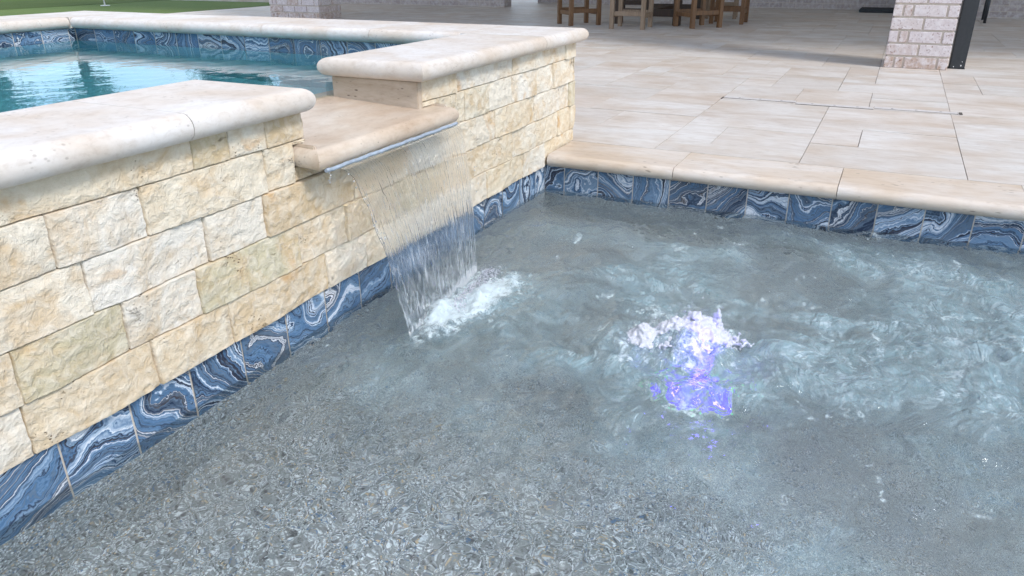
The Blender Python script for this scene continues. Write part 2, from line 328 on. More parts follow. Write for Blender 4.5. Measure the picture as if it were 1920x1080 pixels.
def water_mat(name, tint, fine=1.0, lower=True):
    t = NT(name); p = t.pos()
    n1 = t.noise(t.mapping(p, (1,1,.2)), 30 if lower else 16, 1.5, .45, .5); n2 = t.noise(p, 95 if lower else 40, 2, .5, .4)
    h = t.math('ADD', n1, t.math('MULTIPLY', n2, .05 if lower else .2))
    if lower:
        fl_ = t.vadd(p, t.vscale(t.noise(p, 3.2, 2, .5, .4, 'Color'), .55)); r1 = t.noise(t.mapping(fl_, (8, 27, 3), (0,0,.45)), 1.0, 2, .5, .4); r2 = t.noise(t.mapping(fl_, (26, 11, 3), (0,0,.3)), 1.0, 1.5, .45, .4)
        rg = t.math('ABSOLUTE', t.math('SUBTRACT', r1, .5)); rg2 = t.math('ABSOLUTE', t.math('SUBTRACT', r2, .5))
        h = t.math('ADD', h, t.math('MULTIPLY', t.math('ADD', t.math('MULTIPLY', rg, -1.6), t.math('MULTIPLY', rg2, -.9)), t.attr('rough')))
    b = t.n('ShaderNodeBump'); t.l(h, b.inputs['Height']); b.inputs['Strength'].default_value = 1.0
    if lower:
        t.l(t.math('ADD', t.math('MULTIPLY', t.attr('rough'), .0050*fine), .0015*fine), b.inputs['Distance'])
    else: b.inputs['Distance'].default_value = .0007*fine
    g = t.pbr(tint, 0.0, b.outputs[0], Transmission_Weight=1.0, IOR=1.333)
    if not lower: return t.done(g)
    # aerated water and froth
    aer = t.attr('aer'); foam = t.attr('foam')
    na = t.noise(t.mapping(p, (1,1.6,1), (0,0,.5)), 7, 8, .70, 1.6); nf = t.noise(p, 120, 4, .7, .6); nm = t.noise(p, 30, 5, .68, 1.0)
    fa = t.math('MULTIPLY', aer, t.ramp(na, [(.30, .30), (.62, 1.0)]), True)
    d = t.n('ShaderNodeBsdfDiffuse'); d.inputs['Color'].default_value = (.33,.43,.45,1); t.l(b.outputs[0], d.inputs['Normal'])
    gl = t.n('ShaderNodeBsdfPrincipled'); gl.inputs['Base Color'].default_value = (.24,.345,.375,1); gl.inputs['Roughness'].default_value = .03; gl.inputs['IOR'].default_value = 1.45
    b2 = t.n('ShaderNodeBump'); t.l(h, b2.inputs['Height']); b2.inputs['Strength'].default_value = 1.0; t.l(t.math('MULTIPLY', t.attr('rough'), .011), b2.inputs['Distance']); t.l(b2.outputs[0], gl.inputs['Normal'])
    # thin pale lines along the flow: sky reflections on ripples, painted as colour
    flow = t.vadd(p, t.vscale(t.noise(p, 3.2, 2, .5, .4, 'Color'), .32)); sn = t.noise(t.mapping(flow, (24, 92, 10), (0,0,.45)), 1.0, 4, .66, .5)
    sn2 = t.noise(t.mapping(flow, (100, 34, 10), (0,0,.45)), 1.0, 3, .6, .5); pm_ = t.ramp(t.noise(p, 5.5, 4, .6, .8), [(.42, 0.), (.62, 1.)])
    glint_stk = t.math('MULTIPLY', t.math('MULTIPLY', t.ramp(sn, [(.50, 0.), (.57, 1.)]), t.ramp(sn2, [(.44, 0.), (.52, 1.)])), pm_); glint_stk = t.math('MULTIPLY', t.math('MULTIPLY', glint_stk, t.math('MULTIPLY', aer, 1.5), True), .75)
    sw = t.math('ADD', t.math('MULTIPLY', sn, .62), t.math('MULTIPLY', t.noise(t.mapping(flow, (3.2, 9, 3), (0,0,.45)), 1.0, 6, .62, .8), .62)); gb = t.ramp(sw, [(.47, (.20,.31,.335)), (.60, (.25,.365,.395)), (.76, (.35,.47,.505))])  # swirl tones of the bubble cloud, with ripple reflections painted in
    t.l(t.mix(glint_stk, gb, (.52,.63,.67)), gl.inputs['Base Color']); fa = t.math('MAXIMUM', fa, glint_stk)
    m1 = t.n('ShaderNodeMixShader'); t.l(fa, m1.inputs[0]); t.l(g, m1.inputs[1]); t.l(gl.outputs[0], m1.inputs[2])
    ff = t.math('ADD', t.math('MULTIPLY', foam, 1.0), t.math('MULTIPLY', t.math('SUBTRACT', t.math('ADD', t.math('MULTIPLY', nf, .5), t.math('MULTIPLY', nm, .9)), .70), 1.7))
    ff = t.math('MULTIPLY', t.ramp(ff, [(.36, 0.), (.75, .92)]), t.ramp(foam, [(.03, 0.), (.2, 1.)]))
    fd = t.pbr((.66,.76,.78), .35, t.bump(t.math('ADD', nf, nm), 1.0, .006))
    m2 = t.n('ShaderNodeMixShader'); t.l(ff, m2.inputs[0]); t.l(m1.outputs[0], m2.inputs[1]); t.l(fd, m2.inputs[2])
    return t.done(m2.outputs[0])
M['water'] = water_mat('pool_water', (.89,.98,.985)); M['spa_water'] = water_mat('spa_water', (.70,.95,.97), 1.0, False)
def sheet_mat():
    t = NT('falling_water'); p = t.pos(); g = t.pbr((.96,.98,1.0), 0.0, t.bump(t.noise(t.mapping(p, (160,20,14)), 1.0, 3, .6, .5), .5, .003), Transmission_Weight=1.0, IOR=1.17)
    f = t.attr('foam'); n = t.noise(t.mapping(p, (150,150,12)), 1.0, 4, .6, .3); ff = t.ramp(t.math('MULTIPLY', t.math('ADD', f, .58), n), [(.35, 0.), (.5, .45)])
    m = t.n('ShaderNodeMixShader'); t.l(ff, m.inputs[0]); t.l(g, m.inputs[1]); t.l(t.pbr((.8,.83,.85), .2), m.inputs[2]); return t.done(m.outputs[0])
M['sheet'] = sheet_mat()
def froth():
    t = NT('froth'); p = t.pos(); n = t.noise(p, 90, 4, .65, .5)
    sh = t.pbr((.74,.75,.81), .08, t.bump(n, .8, .006), Transmission_Weight=.27, IOR=1.25)
    return t.done(sh)
M['froth'] = froth()
def drop():
    t = NT('water_drop'); return t.done(t.pbr((.95,.97,1.), .02, None, Transmission_Weight=.8, IOR=1.33))
M['drop'] = drop()
def emit(name, c, s):
    t = NT(name); e = t.n('ShaderNodeEmission'); e.inputs[0].default_value = (*c, 1); e.inputs[1].default_value = s; return t.done(e.outputs[0])
M['led'] = emit('violet_led', (.13,.045,1.0), .8); M['led_core'] = emit('violet_white_led', (.45,.28,1.0), 2.2); M['fringe_glow'] = emit('green_fringe_glow', (.03,1.0,.3), 1.0)

# ------------------------------------------------------------------ ground, deck
ZD = .065
g = MB(); B = 400
g.box(-B, B, 9.5, B, -.6, .045); g.box(-B, B, -B, -9.5, -.6, .045); g.box(-B, -9, -9.5, 9.5, -.6, .045); g.box(14, B, -9.5, 9.5, -.6, .045)
tag(g.build('ground', M['lawn']), kind='structure')
tf = MB().box(2, 9.6, 9.56, 13.2, 0, .052).build('putting_green', M['turf']); tag(tf, kind='structure')
fr = MB().box(-2, 9.6, 13.2, 16, 0, .056).build('fringe_grass', M['fringe']); tag(fr, kind='structure')
bd = MB().box(-9, .27, 3.28, 9.5, -.6, .052).box(.27, 14, -9.5, 9.5, -.6, .052).box(-9, -7, -9.5, 3.28, -.6, .052).box(-7, .27, -9.5, -6, -.6, .052)
tag(bd.build('deck_base', M['joint']), kind='structure')
def paving():
    c = .203; X0, Y0 = .272, -.004; nx0, nx1, ny0, ny1 = -40, 60, -46, 46
    def ok(i, j):
        x, y = X0+i*c, Y0+j*c
        if x+c > 13.6 or y < -9.4 or y+c > 9.5 or x < -8.8: return False
        if x < X0-.01: return y > 3.32
        if x < .33 and 0 <= j*c+Y0+c and y < 3.28: return True
        return True
    used = set(); mb = MB()
    for i in range(nx0, nx1):
        for j in range(ny0, ny1):
            if (i, j) in used or not ok(i, j): continue
            opts = [(2,3),(3,2),(2,2),(2,3),(1,2),(1,3)]; random.shuffle(opts); opts += [(1,2),(2,1),(1,1)]
            for (a, b) in opts:
                cells = [(i+u, j+v) for u in range(a) for v in range(b)]
                if all(q not in used and ok(*q) for q in cells):
                    used.update(cells); break
            k = .0009 + .0011*random.random(); dz = random.uniform(-.0012, .0012)
            mb.box(X0+i*c+k, X0+(i+a)*c-k, Y0+j*c+k, Y0+(j+b)*c-k, .05, ZD+dz, random.random(), 'b')
    return mb.build('deck_paving', M['pavers'], None, 'rnd')
tag(paving(), kind='structure')
ke = MB().box(9.6, 9.85, 9.56, 16, 0, .10).build('kerb_edging', M['pavers'], None, 'rnd'); tag(ke, kind='structure')

# ------------------------------------------------------------------ pool basin with its coping and tile band
P = .1556
def tile_band(name, parent, run, n0, n1, off, z0, z1, axis, plane, sign):
    """vertical tiles along an axis; axis 'x': y=plane, faces -y/+y ; axis 'y': x=plane"""
    vs = []; fs = []; uv = []; tone = []
    gp = .0021
    for k in range(n0, n1):
        a0 = off+k*P+gp; a1 = off+(k+1)*P-gp
        a0 = max(a0, run[0]); a1 = min(a1, run[1])
        if a1-a0 < .01: continue
        th = random.choice([0.1, -.25, .45, -.6, 1.1, .7, .2, .35, -.4, .6, 1.5]); ox, oy = random.uniform(0, 50), random.uniform(0, 50); tn = random.random()
        c, s = math.cos(th), math.sin(th); n = len(vs); dpt = random.uniform(0, .0012)
        if axis == 'x': q = [(a0, plane-sign*dpt, z0), (a1, plane-sign*dpt, z0), (a1, plane-sign*dpt, z1), (a0, plane-sign*dpt, z1)]
        else: q = [(plane-sign*dpt, a0, z0), (plane-sign*dpt, a1, z0), (plane-sign*dpt, a1, z1), (plane-sign*dpt, a0, z1)]
        vs += q; l = [(a0, z0), (a1, z0), (a1, z1), (a0, z1)]
        for (u, v) in l: uv.append((u*c-v*s+ox, u*s+v*c+oy))
        f = (0,1,2,3)
        if (axis == 'x' and sign > 0) or (axis == 'y' and sign < 0): f = (0,3,2,1)
        fs.append(tuple(n+i for i in f)); tone.append(tn)
    me = bpy.data.meshes.new(name); me.from_pydata(vs, [], fs); ul = me.uv_layers.new(name='UVMap')
    for lp in me.loops: ul.data[lp.index].uv = uv[lp.vertex_index]
    at = me.attributes.new('tone', 'FLOAT', 'FACE'); at.data.foreach_set('value', tone); me.update()
    return link(name, me, M['tile'], parent)
pool = empty('swimming_pool', (0, 0, 0), 'grey pebble finished pool basin with swirled blue waterline tiles below the patio edge', 'pool')
ZF = -.40
b = MB(); b.box(-7.1, 0.1, -6.1, .1, ZF-.1, ZF+.001, skip='b'); b.build('pool_floor', M['pebble'], pool)
b = MB(); b.box(.002, .25, -6, 0.02, ZF, -.146); b.box(-7.0, .002, .003, .2, ZF, -.146); b.box(-7.2, -7, -6, 0, ZF, .0); b.box(-7.2, .2, -6.2, -6, ZF, 0); b.build('pool_wall', M['pebble'], pool)
b = MB(); b.box(.0025, .05, -6, 0.003, -.146, .012); b.box(-7, .0025, .0035, .03, -.146, .0125); b.build('tile_grout', M['grout'], pool)
tile_band('waterline_tile', pool, (-6, -.001), -40, 2, -.092, -.1445, .010, 'y', 0.0, -1)
tile_band('waterline_tile', pool, (-7, -.001), -40, 20, -.5725, -.1445, .0115, 'x', 0.0, -1)
ys = [-.022, -.575, -1.192, -1.80, -2.41, -3.02, -3.63, -4.24, -4.85, -5.46, -6.0]
for i in range(len(ys)-1):
    MB().slab(-.035, .268, ys[i+1]+.0012, ys[i]-.0012, .011, ZD+random.uniform(-.0008,.0008), rx0=1).build('coping_slab', M['deck_coping'], pool)

# ------------------------------------------------------------------ raised spa
spa = empty('raised_spa', (0, 0, 0), 'raised square spa clad in cream split-face stone with thick bullnosed coping and spillway', 'spa')
ZT, ZB = .560, .503
XL, XR = -1.53, -1.0
b = MB(); b.box(-4.2, XL, .004, .30, .0126, ZB); b.box(XL, XR, .004, .36, .0126, .36); b.box(XR, .285, .004, .30, .0126, ZB)
b.box(-.08, .285, .30, 3.24, -.1, ZB); b.box(-4.2, -.08, 2.83, 3.24, -.1, ZB); b.box(-4.4, -4.2, .004, 3.24, -.1, ZB); b.build('spa_wall', M['mortar_dark'], spa)
b = MB(); b.box(-4.2, -.08, .36, 2.83, -.62, -.55, skip='b'); b.box(-4.2, -.0805, .3005, .31, -.55, .345); b.box(-.0905, -.0805, .31, 2.82, -.55, .3445); b.box(-4.2, -.0905, 2.82, 2.8295, -.55, .3455); b.build('spa_shell', M['spa_plaster'], spa)
b = MB(); b.box(-.086, -.0805, .31, 2.83, .346, ZB-.001); b.box(-4.2, -.086, 2.824, 2.8295, .346, ZB-.002); b.build('tile_grout', M['grout'], spa)
tile_band('spa_tile', spa, (.31, 2.822), 0, 20, .33, .35, ZB-.003, 'y', -.0885, -1)
tile_band('spa_tile', spa, (-4.2, -.09), -30, 2, -.13, .35, ZB-.003, 'x', 2.8215, -1)
for s_ in ((-4.45,-3.1,-.06,.335,0,0,1,1), (-3.1,-1.895,-.06,.335,0,0,1,1), (-1.895,-1.522,-.06,.335,0,1,1,1), (-1.045,-.13,-.06,.335,1,0,1,1), (-.13,.335,-.06,.335,0,1,1,0),
           (-.13,.335,.335,.80,1,1,0,0), (-.13,.335,.80,1.42,1,1,0,0), (-.13,.335,1.42,2.05,1,1,0,0), (-.13,.335,2.05,2.79,1,1,0,0), (-.13,.335,2.79,3.28,0,1,0,1),
           (-.80,-.13,2.79,3.28,0,0,1,1), (-1.5,-.80,2.79,3.28,0,0,1,1), (-2.6,-1.5,2.79,3.28,0,0,1,1), (-4.45,-2.6,2.79,3.28,0,0,1,1)):
    x0, x1, y0, y1, a_, b_, c_, d_ = s_; e = .0011
    MB().slab(x0+e, x1-e, y0+e, y1-e, ZB, ZT+random.uniform(-.0008,.0008), a_, b_, c_, d_, 12).build('coping_slab', M['spa_coping'], spa)
def cladding():
    zr = [.0135, .119, .2265, .333, .436, .502]
    J = [[-3.9,-3.55,-3.2,-2.9,-2.62,-2.331,-2.057,-1.846,-1.495,-1.324,-1.10,-.85,-.567,-.248,-.042,.20,.30],
         [-3.8,-3.5,-3.15,-2.85,-2.60,-2.324,-2.102,-1.916,-1.592,-1.40,-1.17,-.90,-.662,-.357,-.134,.10,.25,.30],
         [-3.9,-3.45,-3.0,-2.7,-2.45,-2.159,-1.87,-1.692,-1.35,-1.08,-.85,-.649,-.496,-.147,.233,.30],
         [-3.7,-3.3,-2.95,-2.5,-2.203,-2.01,-1.67,-1.575,'|',-.895,-.72,-.544,-.355,-.133,.044,.30],
         [-3.8,-3.2,-2.75,-2.36,-1.874,-1.772,-1.66,-1.527,'|',-.985,-.778,-.345,.18,.238,.30]]
    co = []; qs = []; tn = []; nv = 0
    def block(a0, a1, z0, z1, face, tone):
        nonlocal nv
        g_ = .0019; jx = random.uniform(-.002,.002)
        L = a1-a0; nx = max(9, int(L/.005)) if (face == 's' and a0 > -2.7) else max(9, int(L/.02)); nz = max(4, int((z1-z0)/.005)) if nx > 14 else 8
        H = z1-z0
        u = np.concatenate([[0, .0003/L, .0016/L], np.linspace(.0055/L, 1-.0055/L, nx-6), [1-.0016/L, 1-.0003/L, 1]]); v = np.concatenate([[0, .0003/H, .0016/H], np.linspace(.0055/H, 1-.0055/H, nz), [1-.0016/H, 1-.0003/H, 1]]); nz = len(v); nx = len(u)
        uu, vv = np.meshgrid(u, v); A = a0+g_+(L-2*g_)*uu; Zz = z0+g_*.8+(H-1.6*g_)*vv
        sd = random.uniform(0, 60)
        # joint waviness
        A = A + .003*vnoise(Zz*30+sd, A*0+sd)*(1-2*np.abs(uu-.5)*.0)
        xx = (uu-.5)*L; zz_ = (vv-.5)*H
        fac = np.full(A.shape, 9.)
        for q_ in range(7):
            an = random.uniform(0, 6.283); sl_ = random.uniform(.02, .13); cx_, cz_ = random.uniform(-.5,.5)*L, random.uniform(-.5,.5)*H
            fac = np.minimum(fac, random.uniform(0, .004) + sl_*((xx-cx_)*math.cos(an)+(zz_-cz_)*math.sin(an)) + .0022*fbm(A*18+sd+q_*7, Zz*26, 3, q_))
        fac = np.clip(fac - np.median(fac), -.007, .006)
        rdg = .0036*(.3-np.abs(fbm(A*22+sd, Zz*34+Zz*0, 4, 5, .62)))
        dep = .013 + random.uniform(-.0025, .003) + .8*fac + rdg + .0024*fbm(A*60+sd, Zz*80, 3, 8, .6)
        dep = np.maximum(dep, .004)
        for sl2 in ((0, slice(None)), (-1, slice(None)), (slice(None), 0), (slice(None), -1)): dep[sl2] = -.003
        if face == 's': P3 = np.stack([A, -dep, Zz], -1)
        else: P3 = np.stack([.288+dep, A, Zz], -1)
        i = np.arange(nx*nz).reshape(nz, nx)+nv; q = np.stack([i[:-1,:-1], i[:-1,1:], i[1:,1:], i[1:,:-1]], -1).reshape(-1, 4)
        co.append(P3.reshape(-1,3)); qs.append(q); tn.append(np.full(nx*nz, tone)); nv += nx*nz
    tones = {(3,4):.15,(3,5):.30,(2,5):.14,(1,6):.16,(1,7):.93,(2,6):.2,(2,7):.45,(3,6):.32,(0,7):.44}
    block(-1.573, -.897, .334, .3695, 's', .45); block(-1.600, -1.529, .4255, .4355, 's', .3); block(-.984, -.885, .4205, .4355, 's', .35)
    for r in range(5):
        j = J[r]
        for k in range(len(j)-1):
            if j[k] == '|' or j[k+1] == '|': continue
            block(j[k], j[k+1], zr[r], zr[r+1], 's', tones.get((r,k), random.random()))
        y = -.012
        while y < 3.2:
            L = random.uniform(.15,.34); block(y, min(y+L, 3.235), max(zr[r], ZD+.001), zr[r+1], 'e', random.random()); y += L
    me = raw_mesh('stone_cladding', np.concatenate(co), np.concatenate(qs), {'tone': np.concatenate(tn)})
    link('stone_cladding', me, M['stone'], spa)
cladding()
# reveals beside the spillway
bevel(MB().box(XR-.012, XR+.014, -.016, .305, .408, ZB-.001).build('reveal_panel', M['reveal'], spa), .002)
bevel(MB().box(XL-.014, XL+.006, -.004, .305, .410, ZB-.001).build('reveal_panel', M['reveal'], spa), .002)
# sloped spill ledge with a rounded lip
def ledge():
    x0, x1 = -1.578, -.900
    mb = MB().slab(x0, x1, -.094, .365, .365, .417, 1, 1, 1, 0, 12)
    mb.v = [(x, y, z+max(0, y+.06)*.058) for (x, y, z) in mb.v]; mb.build('spill_ledge', M['ledge'], spa)
    bevel(MB().box(x0+.020, x0+.032, -.066, .002, .412, .4265).build('ledge_rim', M['ledge'], spa), .003); bevel(MB().box(x1-.032, x1-.020, -.064, .002, .412, .4245).build('ledge_rim', M['ledge'], spa), .003)
    t_ = MB(); nseg = 70
    pts = []
    for i in range(nseg+1):
        x = -1.556+(1.556-.918)*i/nseg; wob = .0004*math.sin(i*1.7)+.0005*math.sin(i*.61+2); pts.append((x, -.0945+wob, .3675+wob))
    t_.tube(pts, [.0052+.0003*math.sin(i*2.3) for i in range(nseg+1)], 10); t_.build('lip_strip', M['strip'], spa)
ledge()

# ------------------------------------------------------------------ water surfaces
WZ = -.092
BX, BY = -1.17, -.93
def water_surface():
    xs = np.concatenate([np.linspace(-6.98, -3.0, 60)[:-1], np.linspace(-3.0, -.0005, 470)])
    ys_ = np.concatenate([np.linspace(-5.98, -2.7, 50)[:-1], np.linspace(-2.7, -.0005, 430)])
    X, Y = np.meshgrid(xs, ys_)
    r = np.hypot(X-BX, Y-BY); wrp = r + .10*fbm(X*4, Y*4, 2, 1)
    fx = np.clip(X, -1.47, -1.0); fy = -.265 + .08*(fx+1.5)/.5; rf = np.hypot(X-fx, Y-fy); wf = rf + .08*fbm(X*5, Y*5, 2, 4)
    act = np.exp(-(r/1.0)**2) + .7*np.exp(-(rf/.5)**2) + .6*np.clip((X+1.9)/1.2, 0, 1) + .7*np.clip(-(Y+1.0)/.5, 0, 1)
    act = np.clip(act, .05, 1.25); calm = np.clip((X+2.15)/.9, .12, 1)*1.0
    z = .020*fbm(X*1.6, Y*1.6, 3, 20, .55)*act + .0125*np.cos(2*np.pi*wrp/.23)*np.exp(-r/.60) + .006*np.cos(2*np.pi*wf/.13)*np.exp(-rf/.25)
    z += act*(.016*fbm(X*6+.12*fbm(X*5,Y*5,2,3)*6, Y*8, 3, 9, .5) + .0062*(.5-np.abs(fbm(X*9+Y*4+.8*fbm(X*4,Y*4,2,7), Y*15-X*4, 3, 15, .5))*2)) + .0026*fbm(X*13, Y*13, 1, 31)*(.35+.75*calm) + .0005*fbm(X*34, Y*34, 1, 33)
    # boils round the jet and under the sheet
    z += .030*np.exp(-(r/.16)**2)*(1+1.2*fbm(X*28, Y*28, 3, 40)) 
    fm = np.exp(-(np.maximum(rf-.015, 0)/.055)**2)
    # froth patch thrown forward of the sheet
    wx = .05*fbm(X*9, Y*9, 3, 44); d1 = np.hypot((X+1.22+wx)*.50, (Y+.315+.3*wx+.06*(X+1.22))*1.9)
    patch = np.exp(-(d1/.135)**4)*(.55+.45*np.clip((X+1.55)/.3, 0, 1)); fm = np.clip(fm*.45*np.clip((X+1.52)/.2, 0, 1) + patch*.85, 0, 1)
    z += .013*fm*(.6+1.6*fbm(X*30, Y*30, 3, 50))
    # a second upwelling close to the right edge of the view
    r2 = np.hypot(X+1.0, Y+1.70); th2 = np.arctan2(Y+1.70, X+1.0)
    up = np.exp(-(r2/.26)**2); z += .034*up*(1+.5*vnoise(th2*4+20, r2*6)+.9*fbm(X*16, Y*16, 3, 91))
    th = np.arctan2(Y-BY, X-BX); arc = fbm(r*4.2+.9*fbm(X*3, Y*3, 2, 95), th*1.6+20, 4, 97, .6)
    z += (.014*np.clip((r-.12)/.2, 0, 1) + 0)*np.clip((X+2.2+1.0*np.clip(-Y-.9, 0, 1))/.9, 0, 1)*(arc + .40*(.3-np.abs(fbm(r*9+1.2*fbm(X*5, Y*5, 2, 61), th*3.2+20, 3, 63, .55))*1.6))
    wall = np.clip(np.minimum(-X, -Y)/.10, .25, 1); z *= wall
    foam = fm + .55*np.exp(-(r/.17)**2) 
    # streaks of small bubbles on the crests
    st = .8*np.clip(fbm(X*9+Y*4, Y*16-X*5, 4, 60, .62)*2-.62, 0, .5)*np.clip(act-.25, 0, 1)
    foam = foam + .42*up*np.clip(.45+1.8*vnoise(th2*5+20, r2*5+3), 0, 1)
    foam = np.clip(foam + st, 0, 1)
    aer = (.50*np.clip(act, 0, 1) + .34*np.clip((-Y-1.0)/.35, 0, 1))*np.clip(.55+.9*fbm(X*2.3, Y*2.3, 4, 70), .08, 1) + .8*np.exp(-(d1/.22)**2) + .35*np.exp(-(r/.4)**2)
    aer = aer*np.clip(.9+1.4*arc, .25, 1.6) + .45*up
    aer = np.clip(aer*np.clip((X+2.1+1.1*np.clip(-Y-.9, 0, 1))/.75, 0, 1)*np.clip(np.minimum(-X,-Y)/.38, .06, 1), 0, .70)
    me = grid_mesh('pool_water', X, Y, WZ+z, {'foam': foam, 'aer': aer, 'rough': np.clip((act-.22)*1.1, 0, 1)*np.clip((X+2.2+.8*np.clip(-Y-.9, 0, 1))/.9, 0, 1)})
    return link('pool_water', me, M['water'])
pw = water_surface(); tag(pw, kind='structure')
def spa_surface():
    xs = np.linspace(-4.19, -.087, 300); ys_ = np.linspace(.312, 2.823, 220); X, Y = np.meshgrid(xs, ys_)
    z = .0006*fbm(X*9, Y*9, 3, 80)
    return link('spa_water', grid_mesh('spa_water', X, Y, .443+z), M['spa_water'])
tag(spa_surface(), kind='structure')

# ------------------------------------------------------------------ waterfall sheet
def sheet():
    nu, nv = 420, 110; u = np.linspace(0, 1, nu); v = np.linspace(0, 1, nv); Uu, V = np.meshgrid(u, v)
    z = .364 - V*(.364-WZ+.012); drop_ = (.364-z)
    edge = .010*fbm(V*12, V*0, 4, 5)
    xl = -1.515 + .02*V**.8 + edge; xr = -.925 - .060*V**.8 + .006*fbm(V*9, V*0+3, 3, 6)
    x = xl+(xr-xl)*Uu; y0 = -.103 - (.165-.075*Uu)*np.sqrt(np.clip(drop_, 0, 1)/.47)
    cw = .35+1.5*np.clip(fbm(Uu*14, V*4, 3, 170)+.35, 0, 1); st = cw*fbm(Uu*85, V*6.0, 3, 100, .7); st2 = cw*fbm(Uu*85, V*6.0, 3, 140, .7); lg = fbm(Uu*9, V*3, 2, 160)
    th = .0022 + .001*(1-V)
    yf = y0 - th*.5 - .0011*st*(.6+V) - .004*lg*V; yb = y0 + th*.5 + .0011*st2*(.6+V) - .004*lg*V; yb = np.maximum(yb, yf+.0006)
    e = np.minimum(Uu, 1-Uu); pin = np.clip(e/.02, 0, 1); mid = (yf+yb)/2; bead = 1+.1*np.exp(-(e/.008)**2)*(.6+2*fbm(V*40, Uu*0, 3, 9))
    yf = mid+(yf-mid)*bead*np.sqrt(pin+.02); yb = mid+(yb-mid)*bead*np.sqrt(pin+.02)
    foam = np.clip(1-e/.010, 0, 1)*.08 + np.clip((V-.9)/.1, 0, 1)*.7 + .15*V
    co = np.concatenate([np.stack([x,yf,z],-1).reshape(-1,3), np.stack([x,yb,z],-1).reshape(-1,3)]); n = nu*nv
    i = np.arange(n).reshape(nv,nu); q = np.stack([i[:-1,:-1],i[1:,:-1],i[1:,1:],i[:-1,1:]],-1).reshape(-1,4); qb = q[:, ::-1]+n
    def rim(a): return np.stack([a[:-1], a[1:], a[1:]+n, a[:-1]+n], -1)
    rims = np.concatenate([rim(i[0,:]), rim(i[-1,::-1]), rim(i[::-1,0]), rim(i[:,-1])])
    me = raw_mesh('waterfall', co, np.concatenate([q,qb,rims]), {'foam': np.concatenate([foam.ravel(), foam.ravel()])})
    return link('waterfall', me, M['sheet'])
wf = sheet(); tag(wf, 'thin clear sheet of water falling from the stone spillway lip into the pool', 'waterfall')

# ------------------------------------------------------------------ froth, jet, droplets
def largest(me):
    bm = bmesh.new(); bm.from_mesh(me); seen = set(); parts = []
    for v in bm.verts:
        if v in seen: continue
        st = [v]; seen.add(v); comp = []
        while st:
            c = st.pop(); comp.append(c)
            for e in c.link_edges:
                o = e.other_vert(c)
                if o not in seen: seen.add(o); st.append(o)
        parts.append(comp)
    parts.sort(key=len); bmesh.ops.delete(bm, geom=[v for p_ in parts[:-1] for v in p_], context='VERTS'); bm.to_mesh(me); bm.free()
def blob_object(name, balls, voxel, mat, parent=None, jit=.0):
    bm = bmesh.new(); bmesh.ops.create_icosphere(bm, subdivisions=2, radius=1.0); tv = np.array([v.co[:] for v in bm.verts]); tf_ = np.array([[v.index for v in f.verts] for f in bm.faces]); bm.free()
    B_ = np.array(balls); co = B_[:, None, :3] + tv[None]*B_[:, None, 3:4]; q = tf_[None] + (np.arange(len(B_))*len(tv))[:, None, None]
    me = raw_mesh(name, co.reshape(-1, 3), q.reshape(-1, 3))
    if voxel:
        tmp = bpy.data.objects.new('tmp', me); COL.objects.link(tmp); md = tmp.modifiers.new('r', 'REMESH'); md.mode = 'VOXEL'; md.voxel_size = voxel; md.use_smooth_shade = True
        dg = bpy.context.evaluated_depsgraph_get(); me2 = bpy.data.meshes.new_from_object(tmp.evaluated_get(dg)); bpy.data.objects.remove(tmp); me = me2; me.name = name; largest(me)
    me.polygons.foreach_set('use_smooth', [True]*len(me.polygons)); me.update()
    return link(name, me, mat, parent)
jet = empty('bubbler_fountain', (0, 0, 0), 'low white frothing bubbler in the pool lit violet from below', 'fountain')
balls = []
rd = random.Random(5)
def jt(s_, d_): return BX+.438*s_+.82*d_, BY-.899*s_+.40*d_
def jh(s_, d_):
    h = .080*math.exp(-((s_-.004)/.088)**4)*(.92+.10*math.sin(s_*62+.6)+.05*math.sin(s_*130))*math.exp(-(d_/.055)**2)
    h = max(h, .050*math.exp(-((s_+.075)/.095)**4)*(.8+.2*math.sin(s_*90))*math.exp(-(d_/.045)**2))
    return max(h, .092*math.exp(-((s_-.072)/.016)**2)*math.exp(-(d_/.03)**2))
for k in range(5200):
    s_ = rd.uniform(-.165, .11); d_ = rd.gauss(0, .038); h = jh(s_, d_)
    if h < .008: continue
    x, y = jt(s_, d_); balls.append((x, y, WZ-.012+(h+.012)*rd.random()**.7, rd.uniform(.0024, .0062)))
for k in range(1300):
    s_ = rd.gauss(.01, .12); d_ = rd.gauss(-.05, .028)+.12*s_*s_*8; x, y = jt(s_, d_); balls.append((x, y, WZ+rd.uniform(-.002, .020), rd.uniform(.0018, .0045)))
blob_object('jet', balls, .0024, M['froth'], jet)
balls = []
for k in range(420):
    a = rd.uniform(0, 6.28); q = abs(rd.gauss(0, .11)); s = q*math.cos(a); d = q*math.sin(a)*.7
    balls.append((BX+.438*s+.82*d, BY-.899*s+.40*d, WZ+.02+max(0, rd.gauss(.03, .035))*math.exp(-(q/.12)**2), rd.choice([.0009,.0012,.0016,.0022])))
blob_object('spray', balls, 0, M['drop'], jet)['kind'] = 'stuff'
lt = empty('pool_light', (BX+.045, BY-.02, ZF), 'round violet underwater light shining through the ripples below the bubbler', 'light')
mb = MB(); mb.tube([(0,0,0),(0,0,.012)], .108, 32); mb.build('trim_ring', M['roof'], lt)
mb = MB(); mb.tube([(0,0,.0122),(0,0,.016)], .074, 32); mb.build('lens', M['led'], lt)
for k in range(3): a = k*2.094; MB().tube([(.024*math.cos(a),.024*math.sin(a),.0162),(.024*math.cos(a),.024*math.sin(a),.018)], .010, 12).build('bright_lens', M['led_core'], lt)
for k in range(6): a = k*1.047+.2; MB().tube([(.098*math.cos(a),.098*math.sin(a),.0122),(.098*math.cos(a),.098*math.sin(a),.0165)], .008, 8).build('green_fringe_dot', M['fringe_glow'], lt)  # added glowing dots imitating the green colour fringe of the refracted light
